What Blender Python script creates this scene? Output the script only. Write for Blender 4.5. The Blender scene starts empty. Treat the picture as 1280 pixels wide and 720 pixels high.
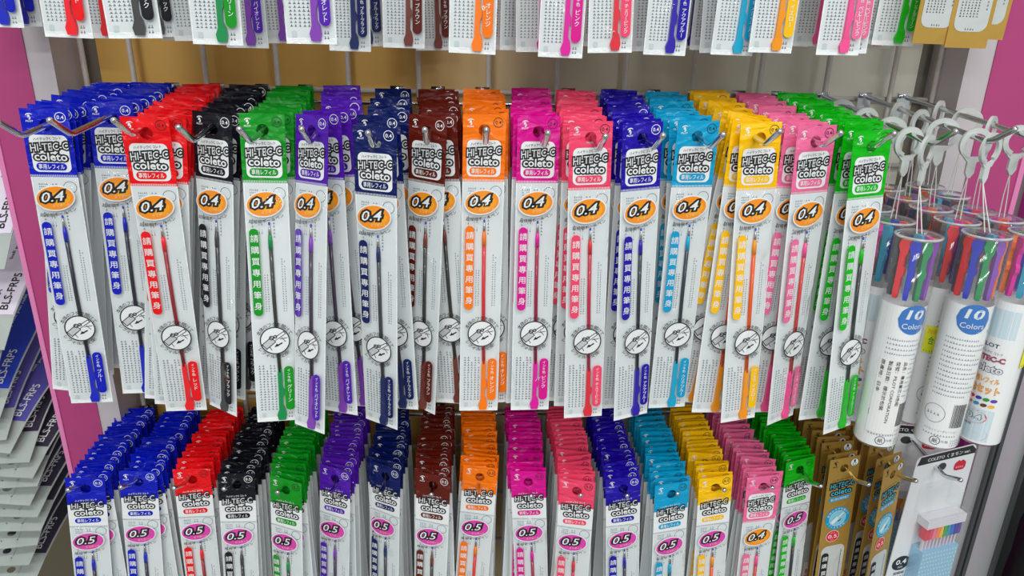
import bpy, bmesh, math, random
from mathutils import Vector, Matrix
random.seed(7)
PI = math.pi
COL = bpy.context.scene.collection
MM = 0.001
DG, HZ = 559.0, 1300.0            # distance camera - wire grid (mm), camera height (mm)

# ------------------------------------------------------------------ camera
def rad(a): return math.radians(a)
FOC = 935.0
_p, _y, _r = rad(20.75), rad(3.29), rad(1.16)
def _axes():
    F = Vector((0, math.cos(_p), -math.sin(_p))); U = Vector((0, math.sin(_p), math.cos(_p))); X = Vector((1, 0, 0))
    a = math.cos(_r) * X + math.sin(_r) * U; b = -math.sin(_r) * X + math.cos(_r) * U
    M = Matrix(((math.cos(_y), math.sin(_y), 0), (-math.sin(_y), math.cos(_y), 0), (0, 0, 1)))
    return M @ a, M @ b, M @ F
CA, CB, CC = _axes()
cam_d = bpy.data.cameras.new('camera'); cam = bpy.data.objects.new('camera', cam_d); COL.objects.link(cam)
cam_d.lens = FOC * 36.0 / 1280.0; cam_d.sensor_width = 36.0; cam_d.clip_start = 0.01; cam_d.clip_end = 50
mw = Matrix((CA, CB, -CC)).transposed().to_4x4(); mw.translation = Vector((0, -DG, HZ)) * MM
cam.matrix_world = mw
SC = bpy.context.scene; SC.camera = cam
vs = SC.view_settings; vs.view_transform = 'Standard'; vs.look = 'None'; vs.gamma = 1; vs.use_curve_mapping = False
vs.exposure = 0.06

# ------------------------------------------------------------------ light
w = bpy.data.worlds.new('world'); SC.world = w; w.use_nodes = True
w.node_tree.nodes['Background'].inputs[0].default_value = (0.92, 0.97, 1.0, 1)
w.node_tree.nodes['Background'].inputs[1].default_value = 0.47
def ceiling_lamp(x, y, z, sx, sy, power, aim=None):
    d = bpy.data.lights.new('ceiling_tube_light', 'AREA'); d.shape = 'RECTANGLE'; d.size = sx; d.size_y = sy; d.energy = power
    d.color = (0.97, 1.0, 0.98)
    o = bpy.data.objects.new('ceiling_tube_light', d); COL.objects.link(o); o.location = (x, y, z)
    if aim:
        o.rotation_euler = (Vector(aim) - Vector((x, y, z))).to_track_quat('-Z', 'Y').to_euler()
    return o
ceiling_lamp(0.1, -1.15, 2.75, 1.3, 0.2, 15, (0.0, -0.1, 1.1))
ceiling_lamp(-0.9, -2.7, 2.75, 1.3, 0.12, 12, (0.0, -0.1, 1.1))
ceiling_lamp(0.9, -2.7, 2.75, 1.3, 0.12, 12, (0.0, -0.1, 1.1))
ceiling_lamp(-0.8, -4.4, 2.75, 1.3, 0.10, 17, (0.0, -0.1, 1.1))
ceiling_lamp(0.8, -4.4, 2.75, 1.3, 0.10, 17, (0.0, -0.1, 1.1))

# ------------------------------------------------------------------ helpers: coordinates
def ray(u, v): return CC + CA * ((u - 640) / FOC) - CB * ((v - 360) / FOC)
def atY(u, v, Y):
    d = ray(u, v); return d * (Y / d.y)
def atZ(u, v, Z):
    d = ray(u, v); return d * (Z / d.z)
def onplane(u, v, z0, k):
    d = ray(u, v); Y = (z0 - k * 520) / (d.z / d.y - k); return d * (Y / d.y)
def W(P): return Vector((P[0], P[1] - DG, P[2] + HZ)) * MM

# ------------------------------------------------------------------ helpers: materials
def lin(c): return tuple((x / 255 / 12.92) if x / 255 <= 0.04045 else ((x / 255 + 0.055) / 1.055) ** 2.4 for x in c) + (1,)
_mats = {}
def mat(name, rgb, rough=0.5, metal=0.0, coat=0.0, bump=0.0, bscale=200, stretch=(1, 1, 1), trans=0.0, spec=0.5, coat_rough=0.06, vary=0.0, coat_bump=1.0):
    if name in _mats: return _mats[name]
    m = bpy.data.materials.new(name); m.use_nodes = True; nt = m.node_tree; b = nt.nodes['Principled BSDF']
    b.inputs['Base Color'].default_value = lin(rgb); b.inputs['Roughness'].default_value = rough; b.inputs['Metallic'].default_value = metal
    b.inputs['Coat Weight'].default_value = coat; b.inputs['Coat Roughness'].default_value = coat_rough
    b.inputs['Transmission Weight'].default_value = trans; b.inputs['Specular IOR Level'].default_value = spec
    if bump or vary:
        tc = nt.nodes.new('ShaderNodeTexCoord'); mp = nt.nodes.new('ShaderNodeMapping'); nz = nt.nodes.new('ShaderNodeTexNoise')
        oi = nt.nodes.new('ShaderNodeObjectInfo'); ad = nt.nodes.new('ShaderNodeVectorMath'); ad.operation = 'ADD'
        sc_ = nt.nodes.new('ShaderNodeVectorMath'); sc_.operation = 'SCALE'; sc_.inputs['Scale'].default_value = 3.7
        nt.links.new(oi.outputs['Location'], sc_.inputs[0]); nt.links.new(tc.outputs['Object'], ad.inputs[0]); nt.links.new(sc_.outputs[0], ad.inputs[1])
        mp.inputs['Scale'].default_value = stretch; nz.inputs['Scale'].default_value = bscale; nz.inputs['Detail'].default_value = 2
        nz.inputs['Distortion'].default_value = 0.6
        nt.links.new(ad.outputs[0], mp.inputs[0]); nt.links.new(mp.outputs[0], nz.inputs['Vector'])
        if bump:
            bp = nt.nodes.new('ShaderNodeBump'); bp.inputs['Strength'].default_value = bump; bp.inputs['Distance'].default_value = 0.002
            nt.links.new(nz.outputs['Fac'], bp.inputs['Height']); nt.links.new(bp.outputs[0], b.inputs['Normal'])
            if coat:
                b2 = nt.nodes.new('ShaderNodeBump'); b2.inputs['Strength'].default_value = bump; b2.inputs['Distance'].default_value = 0.002 * coat_bump
                nt.links.new(nz.outputs['Fac'], b2.inputs['Height']); nt.links.new(b2.outputs[0], b.inputs['Coat Normal'])
        if vary:
            mx = nt.nodes.new('ShaderNodeMix'); mx.data_type = 'RGBA'; mx.blend_type = 'MIX'
            c = lin(rgb); mx.inputs[6].default_value = c; mx.inputs[7].default_value = tuple(v * (1 - vary) for v in c[:3]) + (1,)
            nt.links.new(nz.outputs['Fac'], mx.inputs[0]); nt.links.new(mx.outputs[2], b.inputs['Base Color'])
    _mats[name] = m; return m
def film_mat(name, tint=(1, 1, 1), gloss=0.08, rough=0.06, bump=0.5, bscale=120, stretch=(1, 1, 1), haze=0.0, dist=1.0):
    if name in _mats: return _mats[name]
    m = bpy.data.materials.new(name); m.use_nodes = True; nt = m.node_tree; N = nt.nodes; N.remove(N['Principled BSDF'])
    out = N['Material Output']; tr = N.new('ShaderNodeBsdfTransparent'); tr.inputs[0].default_value = tint + (1,)
    gl = N.new('ShaderNodeBsdfGlossy'); gl.inputs['Roughness'].default_value = rough; gl.inputs[0].default_value = (1, 1, 1, 1)
    fr = N.new('ShaderNodeLayerWeight'); fr.inputs['Blend'].default_value = 0.5; pw = N.new('ShaderNodeMath'); pw.operation = 'POWER'; pw.inputs[1].default_value = 4.0
    mx = N.new('ShaderNodeMixShader'); ml = N.new('ShaderNodeMath'); ml.operation = 'MULTIPLY_ADD'; ml.inputs[1].default_value = 0.55; ml.inputs[2].default_value = gloss
    tc = N.new('ShaderNodeTexCoord'); oi = N.new('ShaderNodeObjectInfo'); ad = N.new('ShaderNodeVectorMath'); mp = N.new('ShaderNodeMapping'); mp.inputs['Scale'].default_value = stretch
    sc_ = N.new('ShaderNodeVectorMath'); sc_.operation = 'SCALE'; sc_.inputs['Scale'].default_value = 5.3
    nz = N.new('ShaderNodeTexNoise'); nz.inputs['Scale'].default_value = bscale; nz.inputs['Detail'].default_value = 1.5; nz.inputs['Distortion'].default_value = 1.0
    bp = N.new('ShaderNodeBump'); bp.inputs['Strength'].default_value = bump; bp.inputs['Distance'].default_value = 0.003 * dist
    L = nt.links.new
    L(oi.outputs['Location'], sc_.inputs[0]); L(tc.outputs['Object'], ad.inputs[0]); L(sc_.outputs[0], ad.inputs[1]); L(ad.outputs[0], mp.inputs[0]); L(mp.outputs[0], nz.inputs['Vector']); L(nz.outputs['Fac'], bp.inputs['Height'])
    L(bp.outputs[0], gl.inputs['Normal']); L(bp.outputs[0], fr.inputs['Normal']); L(fr.outputs['Facing'], pw.inputs[0]); L(pw.outputs[0], ml.inputs[0])
    L(ml.outputs[0], mx.inputs[0]); L(tr.outputs[0], mx.inputs[1]); L(gl.outputs[0], mx.inputs[2])
    last = mx
    if haze:
        df = N.new('ShaderNodeBsdfDiffuse'); df.inputs[0].default_value = (0.85, 0.87, 0.87, 1); m2 = N.new('ShaderNodeMixShader'); m2.inputs[0].default_value = haze
        L(mx.outputs[0], m2.inputs[1]); L(df.outputs[0], m2.inputs[2]); last = m2
    L(last.outputs[0], out.inputs[0])
    _mats[name] = m; return m

# ------------------------------------------------------------------ helpers: mesh builder (millimetres, front of a thing faces -y)
_glyph = {}
def glyphs(body, bold=0.0, shear=0.0):
    k = (body, bold, shear)
    if k not in _glyph:
        c = bpy.data.curves.new('lettering', 'FONT'); c.body = body; c.size = 1; c.resolution_u = 2; c.offset = bold; c.shear = shear
        o = bpy.data.objects.new('lettering', c); COL.objects.link(o)
        bpy.context.view_layer.update()
        e = o.evaluated_get(bpy.context.evaluated_depsgraph_get()); m = e.to_mesh()
        v = [(p.co.x, p.co.y) for p in m.vertices]; f = [tuple(q.vertices) for q in m.polygons]
        e.to_mesh_clear(); bpy.data.objects.remove(o); bpy.data.curves.remove(c)
        _glyph[k] = (v, f)
    return _glyph[k]
def span(body, bold=0.0, shear=0.0):
    v, f = glyphs(body, bold, shear)
    xs = [p[0] for p in v] or [0, 1]; ys = [p[1] for p in v] or [0, 1]
    return min(xs), max(xs), min(ys), max(ys)

class MB:
    def __init__(s): s.v = []; s.f = []; s.m = []; s.mats = []
    def mi(s, m):
        if m not in s.mats: s.mats.append(m)
        return s.mats.index(m)
    def add(s, vs, fs, m):
        n = len(s.v); s.v += [tuple(p) for p in vs]; k = s.mi(m)
        for f in fs: s.f.append(tuple(i + n for i in f)); s.m.append(k)
    def poly(s, pts, y, m): s.add([(x, y, z) for x, z in pts], [tuple(range(len(pts)))], m)
    def disc(s, x, z, rx, rz, y, m, rot=0, n=32, a0=0, a1=2 * PI):
        c, d = math.cos(rot), math.sin(rot)
        pts = []
        for i in range(n):
            a = a0 + (a1 - a0) * i / (n if a1 - a0 > 6.2 else n - 1)
            px, pz = rx * math.cos(a), rz * math.sin(a); pts.append((x + px * c - pz * d, z + px * d + pz * c))
        s.poly(pts, y, m)
    def ring(s, x, z, r0, r1, y, m, n=28, a0=0, a1=2 * PI, sq=1.0):
        full = a1 - a0 > 6.2; vs = []; fs = []
        k = n if full else n - 1
        for i in range(n):
            a = a0 + (a1 - a0) * i / k
            for r in (r0, r1): vs.append((x + r * math.cos(a), y, z + r * sq * math.sin(a)))
        for i in range(n if full else n - 1):
            j = (i + 1) % n; fs.append((2 * i, 2 * i + 1, 2 * j + 1, 2 * j))
        s.add(vs, fs, m)
    def rrect(s, x0, x1, z0, z1, r, y, m, n=5, rot=0):
        cx, cz = (x0 + x1) / 2, (z0 + z1) / 2; c, d = math.cos(rot), math.sin(rot); rows = []
        for i in range(n + 1): a = PI / 2 * i / n; rows.append((z0 + r - r * math.cos(a), r - r * math.sin(a)))
        k = max(1, int((z1 - z0 - 2 * r) / 4))
        for i in range(1, k): rows.append((z0 + r + (z1 - z0 - 2 * r) * i / k, 0))
        for i in range(n + 1): a = PI / 2 * i / n; rows.append((z1 - r + r * math.sin(a), r - r * math.cos(a)))
        vs = []
        for z, e in rows:
            for x in (x0 + e, x1 - e): vs.append((cx + (x - cx) * c - (z - cz) * d, y, cz + (x - cx) * d + (z - cz) * c))
        s.add(vs, [(2 * i, 2 * i + 1, 2 * i + 3, 2 * i + 2) for i in range(len(rows) - 1)], m)
    def text(s, body, cx, cz, wd, ht, y, m, bold=0.02, rot=0, shear=0, ref=None):
        v, f = glyphs(body, bold, shear); x0, x1, y0, y1 = span(body, bold if ref is None else ref, shear)
        kx, kz = wd / max(x1 - x0, 1e-6), ht / max(y1 - y0, 1e-6); mx, my = (x0 + x1) / 2, (y0 + y1) / 2
        c, d = math.cos(rot), math.sin(rot); vs = []
        for a, b in v:
            a = (a - mx) * kx; b = (b - my) * kz; vs.append((cx + a * c - b * d, y, cz + a * d + b * c))
        s.add(vs, f, m)
    def glyph(s, ch, cx, cz, em, y, m, bold=0.004, rot=0, sx=1.0):
        v, f = glyphs(ch, bold); c, d = math.cos(rot), math.sin(rot); vs = []
        for a, b in v:
            a = (a - 0.46) * em * sx; b = (b - 0.36) * em; vs.append((cx + a * c - b * d, y, cz + a * d + b * c))
        s.add(vs, f, m)
    def vtext(s, body, cx, ztop, step, em, y, m, bold=0.004):
        z = ztop
        for ch in body:
            if ch != ' ': s.glyph(ch, cx, z - step / 2, em, y, m, bold, -PI / 2 if ch in 'ー-' else 0)
            z -= step * (0.5 if ch == ' ' else 1)
    def outlined(s, body, cx, cz, wd, ht, y, mi, mo, bold=0.03, out=0.075, rot=0, shear=0, dy=0.12):
        s.text(body, cx, cz, wd, ht, y, mo, bold + out, rot, shear, ref=bold); s.text(body, cx, cz, wd, ht, y - dy, mi, bold, rot, shear)
    def arc(s, body, cx, cz, r, a0, a1, em, y, m, flip=False, bold=0.006):
        n = len(body)
        for i, ch in enumerate(body):
            a = a0 + (a1 - a0) * i / (n - 1)
            s.glyph(ch, cx + r * math.cos(a), cz + r * math.sin(a), em, y, m, bold, (a + PI / 2) if flip else (a - PI / 2))
    def marks(s, x0, x1, z0, z1, cols, rows, y, m, fill=0.6):      # fine print: columns of tiny strokes
        dx = (x1 - x0) / cols; dz = (z1 - z0) / rows; R = random.Random(int(cols * 91 + rows * 7 + abs(x0) * 13))
        for i in range(cols):
            for j in range(rows):
                if j > rows * 0.75 and R.random() < 0.25 * (i % 3): continue
                a = x0 + dx * i; b = z0 + dz * j; p = dx * fill * R.uniform(.7, 1.0); q = dz * 0.66 * R.uniform(.7, 1)
                k = p * 0.34
                s.add([(a, y, b), (a + p, y, b), (a + p, y, b + q * .3), (a, y, b + q * .3)], [(0, 1, 2, 3)], m)
                s.add([(a + k, y, b), (a + p - k, y, b), (a + p - k, y, b + q), (a + k, y, b + q)], [(0, 1, 2, 3)], m)
    def box(s, x0, x1, y0, y1, z0, z1, m, nz=1):
        for k in range(nz):
            pass
        vs = []; fs = []
        for k in range(nz + 1):
            z = z0 + (z1 - z0) * k / nz; vs += [(x0, y0, z), (x1, y0, z), (x1, y1, z), (x0, y1, z)]
        for k in range(nz):
            b = 4 * k
            for i in range(4): j = (i + 1) % 4; fs.append((b + i, b + j, b + 4 + j, b + 4 + i))
        fs.append((3, 2, 1, 0)); e = 4 * nz; fs.append((e, e + 1, e + 2, e + 3)); s.add(vs, fs, m)
    def tube(s, path, r, m, n=10, cap=True):
        path = [Vector(p) for p in path]; rs = r if isinstance(r, (list, tuple)) else [r] * len(path)
        vs = []; fs = []; ref = None
        for i, p in enumerate(path):
            t = (path[min(i + 1, len(path) - 1)] - path[max(i - 1, 0)]).normalized()
            if ref is None: ref = t.orthogonal().normalized()
            ref = (ref - t * ref.dot(t)).normalized(); q = t.cross(ref)
            for k in range(n):
                a = 2 * PI * k / n; vs.append(p + (ref * math.cos(a) + q * math.sin(a)) * rs[i])
        for i in range(len(path) - 1):
            for k in range(n):
                j = (k + 1) % n; fs.append((i * n + k, i * n + j, (i + 1) * n + j, (i + 1) * n + k))
        if cap: fs.append(tuple(range(n))[::-1]); fs.append(tuple((len(path) - 1) * n + k for k in range(n)))
        s.add(vs, fs, m)
    def extrude(s, pts, y0, y1, m):                               # outline in x, z pulled through y
        n = len(pts); vs = [(x, y0, z) for x, z in pts] + [(x, y1, z) for x, z in pts]
        fs = [tuple(range(n)), tuple(range(2 * n - 1, n - 1, -1))] + [(i, n + i, n + (i + 1) % n, (i + 1) % n) for i in range(n)]
        s.add(vs, fs, m)
    def lathe(s, prof, m, n=32, cx=0, cy=0, a0=0, a1=2 * PI):
        full = a1 - a0 > 6.2; vs = []; fs = []; N = n if full else n + 1
        for r, z in prof:
            for k in range(N):
                a = a0 + (a1 - a0) * k / n; vs.append((cx + r * math.cos(a), cy + r * math.sin(a), z))
        for i in range(len(prof) - 1):
            for k in range(n):
                j = (k + 1) % N; fs.append((i * N + k, i * N + j, (i + 1) * N + j, (i + 1) * N + k))
        s.add(vs, fs, m)
    def mesh(s, name, deform=None, smooth=False):
        me = bpy.data.meshes.new(name); vs = s.v
        if deform: vs = [deform(*p) for p in vs]
        me.from_pydata([(a * MM, b * MM, c * MM) for a, b, c in vs], [], s.f)
        for m in s.mats: me.materials.append(m)
        me.polygons.foreach_set('material_index', s.m)
        if smooth: me.polygons.foreach_set('use_smooth', [True] * len(s.f))
        me.update(); return me

def obj(name, me, parent=None):
    o = bpy.data.objects.new(name, me); COL.objects.link(o)
    if parent is not None: o.parent = parent
    return o
def tag(o, label, cat, group=None):
    o['label'] = label; o['category'] = cat
    if group: o['group'] = group
    return o
def struct(name, mb, smooth=False):
    o = obj(name, mb.mesh(name, lambda x, y, z: (x, y - DG, z + HZ), smooth)); o['kind'] = 'structure'; return o
def empty(name, P):
    o = bpy.data.objects.new(name, None); COL.objects.link(o); o.location = W(P); o.empty_display_size = 0.01; return o
def dup_tree(o, parent=None):
    c = o.copy(); COL.objects.link(c)
    if parent is not None: c.parent = parent
    for ch in list(o.children): dup_tree(ch, c)
    return c

# ------------------------------------------------------------------ materials
WHITE = mat('white_print', (238, 240, 240), 0.45, coat=0.2)
BLACKINK = mat('black_ink', (22, 22, 24), 0.5)
GREYINK = mat('grey_fine_print', (112, 122, 128), 0.6)
BAG = mat('milky_bag_plastic', (226, 231, 232), 0.4, coat=0.35, bump=0.12, bscale=60, vary=0.06)
SEAM = mat('heat_sealed_edge', (244, 247, 247), 0.35, coat=0.5, bump=0.3, bscale=300)
FILM = film_mat('clear_bag_film', bump=0.75, bscale=48, stretch=(1.0, 1, 0.55), gloss=0.012, rough=0.07, haze=0.0, dist=4.0)
CHROME = mat('chrome', (215, 217, 220), 0.13, metal=1.0)
STEELTIP = mat('steel_pen_tip', (190, 190, 188), 0.25, metal=1.0)
WIRE = mat('off_white_painted_wire', (200, 192, 188), 0.45, bump=0.1, bscale=300, vary=0.15)
ORANGEBADGE = mat('orange_badge', (252, 148, 8), 0.45, coat=0.3)
PINKBADGE = mat('magenta_badge', (226, 66, 176), 0.45, coat=0.3)
BLUEBALL = mat('blue_wax_ball', (60, 70, 200), 0.4)

PAL = {  # header colour, mark ink dark?, barrel colour, ink name
    'blue': ((12, 34, 190), 0, (42, 44, 60), 'ブルー'), 'red': ((245, 24, 36), 1, (150, 24, 40), 'レッド'), 'black': ((26, 26, 28), 0, (48, 50, 52), 'ブラック'),
    'green': ((0, 148, 26), 1, (52, 54, 50), 'グリーン'), 'violet': ((98, 36, 178), 0, (62, 44, 70), 'バイオレット'), 'navy': ((18, 36, 96), 0, (58, 62, 66), 'ブルーブラック'),
    'brown': ((102, 36, 24), 0, (52, 50, 48), 'ブラウン'), 'orange': ((255, 124, 4), 1, (222, 40, 50), 'オレンジ'), 'magenta': ((226, 18, 158), 1, (160, 24, 66), 'ピンク'),
    'coral': ((250, 84, 122), 1, (196, 40, 72), 'チェリーピンク'), 'indigo': ((42, 18, 168), 0, (46, 52, 60), 'アクアブルー'), 'cyan': ((10, 168, 208), 1, (44, 56, 64), 'クリアブルー'),
    'yellow': ((255, 196, 0), 1, (240, 88, 24), 'イエロー'), 'pink': ((246, 124, 172), 1, (206, 62, 62), 'ベビーピンク'), 'apple': ((6, 186, 14), 1, (40, 50, 48), 'アップルグリーン'),
    'gold': ((206, 164, 78), 1, (60, 60, 60), 'ゴールド')}
PLUGC = {'coral': (226, 42, 60), 'yellow': (248, 152, 12), 'violet': (132, 62, 178), 'green': (0, 140, 74), 'pink': (250, 82, 150), 'brown': (120, 52, 40), 'black': (66, 66, 66)}
WORD = {'coral': 'coral pink', 'pink': 'pale pink', 'apple': 'bright green', 'navy': 'navy'}
def word(c): return WORD.get(c, c)
def deep(q):                        # the printed colour, a little more saturated
    k = min(q); return tuple(max(0, v - min(14, k) * (1 if v < max(q) else .3)) for v in q)
def header_mat(c):
    if c == 'gold': return mat('gold_foil', PAL[c][0], 0.36, metal=0.55, bump=0.35, bscale=60)
    return mat(c + '_header_film', deep(PAL[c][0]), 0.42, coat=0.32, bump=0.9, bscale=95, stretch=(0.7, 1, 1.4), coat_rough=0.07, spec=0.2, coat_bump=5.0)
def ink_mat(c): return mat(c + '_print', deep(PAL[c][0]), 0.5, spec=0.3)
def plug_mat(c): return mat(c + '_refill_plastic', PLUGC.get(c, PAL[c][0]), 0.35, coat=0.2)

# ------------------------------------------------------------------ refill packet, built in mm about its hang hole
TOP, BOT, HW = 9.0, -181.0, 12.5
HOLE = 3.4
def plate_with_hole(mb, zb, m, t=0.2):
    n = 24; S = 6.0; ang = [2 * PI * i / n for i in range(n)]
    def sq(a):
        c, s = math.cos(a), math.sin(a); k = S / max(abs(c), abs(s)); return c * k, s * k
    for y, fl in ((-t, 1), (t, 0)):
        vs = []; fs = []
        for a in ang: vs.append((HOLE * math.cos(a), y, HOLE * math.sin(a))); q = sq(a); vs.append((q[0], y, q[1]))
        for i in range(n): j = (i + 1) % n; fs.append((2 * i, 2 * j, 2 * j + 1, 2 * i + 1))
        mb.add(vs, fs, m)
        for x0, x1, z0, z1 in ((-HW, -S, zb, TOP), (S, HW, zb, TOP), (-S, S, S, TOP), (-S, S, zb, -S)):
            q = max(1, int((z1 - z0) / 4))
            for k in range(q): a_, b_ = z0 + (z1 - z0) * k / q, z0 + (z1 - z0) * (k + 1) / q; mb.add([(x0, y, a_), (x1, y, a_), (x1, y, b_), (x0, y, b_)], [(0, 1, 2, 3)], m)
    vs = []; fs = []
    for a in ang:
        for y in (-t, t): vs.append((HOLE * math.cos(a), y, HOLE * math.sin(a)))
    for i in range(n): j = (i + 1) % n; fs.append((2 * i, 2 * i + 1, 2 * j + 1, 2 * j))
    mb.add(vs, fs, m)
    for (x0, z0, x1, z1) in ((-HW, zb, -HW, TOP), (HW, zb, HW, TOP), (-HW, TOP, HW, TOP)):
        mb.add([(x0, -t, z0), (x1, -t, z1), (x1, t, z1), (x0, t, z0)], [(0, 1, 2, 3)], m)

def bird(mb, x, z, s, y, m):
    pts = []; 
    for i in range(9): a = rad(25 + 150 * i / 8); pts.append((x + s * 1.0 * math.cos(a) + .1 * s, z + s * (.35 + .75 * math.sin(a))))
    for i in range(9): a = rad(165 - 120 * i / 8); pts.append((x + s * 0.9 * math.cos(a) + .2 * s, z + s * (.3 + .52 * math.sin(a))))
    mb.poly(pts, y, m)
    mb.disc(x - .05 * s, z + .25 * s, .36 * s, .36 * s, y, m, n=14); mb.ring(x - .05 * s, z - .35 * s, .18 * s, .5 * s, y, m, n=16, a0=rad(-100), a1=rad(150))
    mb.text('PILOT', x, z - 1.25 * s, 2.0 * s, .5 * s, y, m, 0.02)

def header_mesh(c, size, deep):
    mb = MB(); hm = header_mat(c); dark = PAL[c][1]; ink = BLACKINK if dark else WHITE; im = ink_mat(c)
    if c == 'gold':
        plate_with_hole(mb, -34, hm); y = -.34
        bird(mb, -7.5, 4.6, 2.0, y, BLACKINK); mb.disc(8, 3.8, 3.4, 3.4, y, WHITE); mb.ring(8, 3.8, 3.1, 3.4, y - .1, BLACKINK)
        mb.rrect(7.2, 8.8, 4.2, 6.2, .5, y - .12, BLACKINK); mb.ring(8, 2.6, 1.0, 1.5, y - .12, GREYINK)
        if not deep:
            CY = mat('sky_blue_print', (70, 200, 232), .45)
            mb.text('ハイテックC コレト', -1, -9.5, 15, 1.6, y, BLACKINK, .01, rad(5)); mb.outlined('HI-TEC-C', .3, -14.2, 20, 4.4, y, CY, BLACKINK, .0, .16, rad(4), .15)
            mb.outlined('coleto', 0, -20.4, 17, 4.8, y, CY, BLACKINK, .01, .14, rad(4)); mb.rrect(-9.5, 8.5, -28.3, -24.6, 1.8, y, mat('cyan_print', (20, 160, 205), .45), rot=rad(4))
            mb.text('替え替え専用替芯', -.5, -26.5, 15, 2.3, y - .12, WHITE, .006, rad(4))
        return mb
    if size == '0.4':
        plate_with_hole(mb, -30, hm); y = -.34
    else:
        plate_with_hole(mb, -13.5, hm); y = -.34
        mb.box(-HW, HW, -.2, .2, -32.5, -13.5, mat('white_header_film', (240, 242, 242), 0.38, coat=0.5, bump=0.3, bscale=75))
    bird(mb, -8, 4.4, 1.9, y, WHITE)
    mb.ring(8, 4.6, 2.55, 2.9, y, ink, n=24); mb.text(size, 8, 4.6, 3.6, 2.1, y, ink, 0.01)
    if deep: return mb
    if size == '0.4':
        mb.rrect(-10, 9.9, -27, -5.6, 3.0, y, WHITE); y -= .12
        mb.text('ハイテックC コレト', -.5, -7.6, 14.5, 1.8, y, BLACKINK, .01, rad(4)); mb.outlined('HI-TEC-C', 0, -12.3, 20.3, 4.4, y, WHITE, BLACKINK, .004, .15, rad(5), .12)
        mb.outlined('coleto', 0, -18, 17.2, 4.7, y, WHITE, BLACKINK, .02, .13, rad(-1)); mb.rrect(-8.4, 7.6, -26, -21.6, 2.1, y, im)
        mb.text('専用レフィル', -.4, -23.8, 13.6, 3.1, y - .12, WHITE, .012)
        for i in range(38): mb.poly([(-12.3 + .65 * i, -29.8), (-12.05 + .65 * i, -29.8), (-12.05 + .65 * i, -28.6), (-12.3 + .65 * i, -28.6)], -.34, WHITE)
    else:
        mb.text('ハイテックC コレト', -.5, -9.6, 14, 1.7, y, WHITE, .01, rad(5)); mb.outlined('HI-TEC-C', 0, -13.6, 20.3, 4.4, y, WHITE, BLACKINK, .004, .15, rad(5), .12)
        mb.outlined('coleto', .6, -19.8, 17.5, 4.8, y, WHITE, BLACKINK, .02, .13, rad(3)); mb.rrect(-8.6, 8.2, -28.6, -24.4, 2.0, y, im, rot=rad(3))
        mb.text('専用レフィル', -.2, -26.5, 14, 3.0, y - .12, WHITE, .012, rad(3))
        for i in range(38): mb.poly([(-12.3 + .65 * i, -32.3), (-12.05 + .65 * i, -32.3), (-12.05 + .65 * i, -31.2), (-12.3 + .65 * i, -31.2)], -.34, GREYINK)
    return mb

def pouch_mesh(c, size, deep):
    mb = MB(); zb = {'0.4': -30, '0.5': -32.5}[size] if c != 'gold' else -34
    if c == 'gold':
        G = header_mat(c); mb.box(-HW, HW, -.2, .2, BOT, zb, G, 12); y = -.34
        WN = mat('grey_window_film', (200, 204, 202), .3, coat=.6, bump=.4, bscale=60); mb.rrect(-10, 10, -172, -70, 5, y, WN)
        mb.rrect(-7, 6, -150, -110, .3, y - .12, WHITE); RI = mat('red_print', (225, 50, 80), .5)
        mb.vtext('替芯說明', -3.4, -116, 6, 5, y - .24, RI, .006); mb.vtext('使用請詳讀', 2.4, -118, 6, 5, y - .24, RI, .006)
        mb.marks(-8, 4, -164, -152, 6, 8, y - .12, BLACKINK); mb.marks(7, 9, -160, -100, 1, 30, y - .12, GREYINK); mb.marks(-3, 3, -171, -169.4, 4, 1, y - .12, BLACKINK)
        if not deep: mb.marks(6.5, 8.2, -110, -74, 1, 22, y - .24, BLACKINK, .8)
        return mb
    mb.box(-HW + .7, HW - .7, -.2, .2, BOT + 3, zb, BAG, 12)
    for s in (-1, 1): mb.box(s * HW - (.7 if s > 0 else 0), s * HW + (0 if s > 0 else .7), -.16, .16, BOT + 3, zb, SEAM, 12)
    mb.box(-HW, HW, -.16, .16, BOT, BOT + 3, SEAM)
    if deep: return mb
    y = -.34
    mb.marks(-10, 1.0, -173, -142, 5, 18, y, GREYINK, .75); mb.marks(6.6, 9.6, -108, -74, 2, 22, y, GREYINK, .6); mb.marks(-3.6, -.6, -108, -84, 2, 16, y, GREYINK, .65)
    mb.marks(-9, -4, -37.5, -33, 5, 3, y, GREYINK, .8); mb.marks(-2, 1.5, -36, -33, 2, 2, y, GREYINK, .8); mb.ring(7.5, -36, 3.3, 3.6, y, GREYINK, n=20)
    mb.marks(-9, -7.5, -60, -50, 1, 5, y, GREYINK, .8); mb.marks(3, 4.5, -62, -50, 1, 6, y, GREYINK, .8); mb.marks(-5, -2, -60, -50, 2, 2, y, GREYINK, .3)
    mb.rrect(-9.5, -7, -178, -175, .4, y, mat('pale_grey_mark', (200, 208, 210), .5)); mb.marks(6.5, 9.5, -178.5, -174, 2, 2, y, GREYINK, .8)
    return mb

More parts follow.
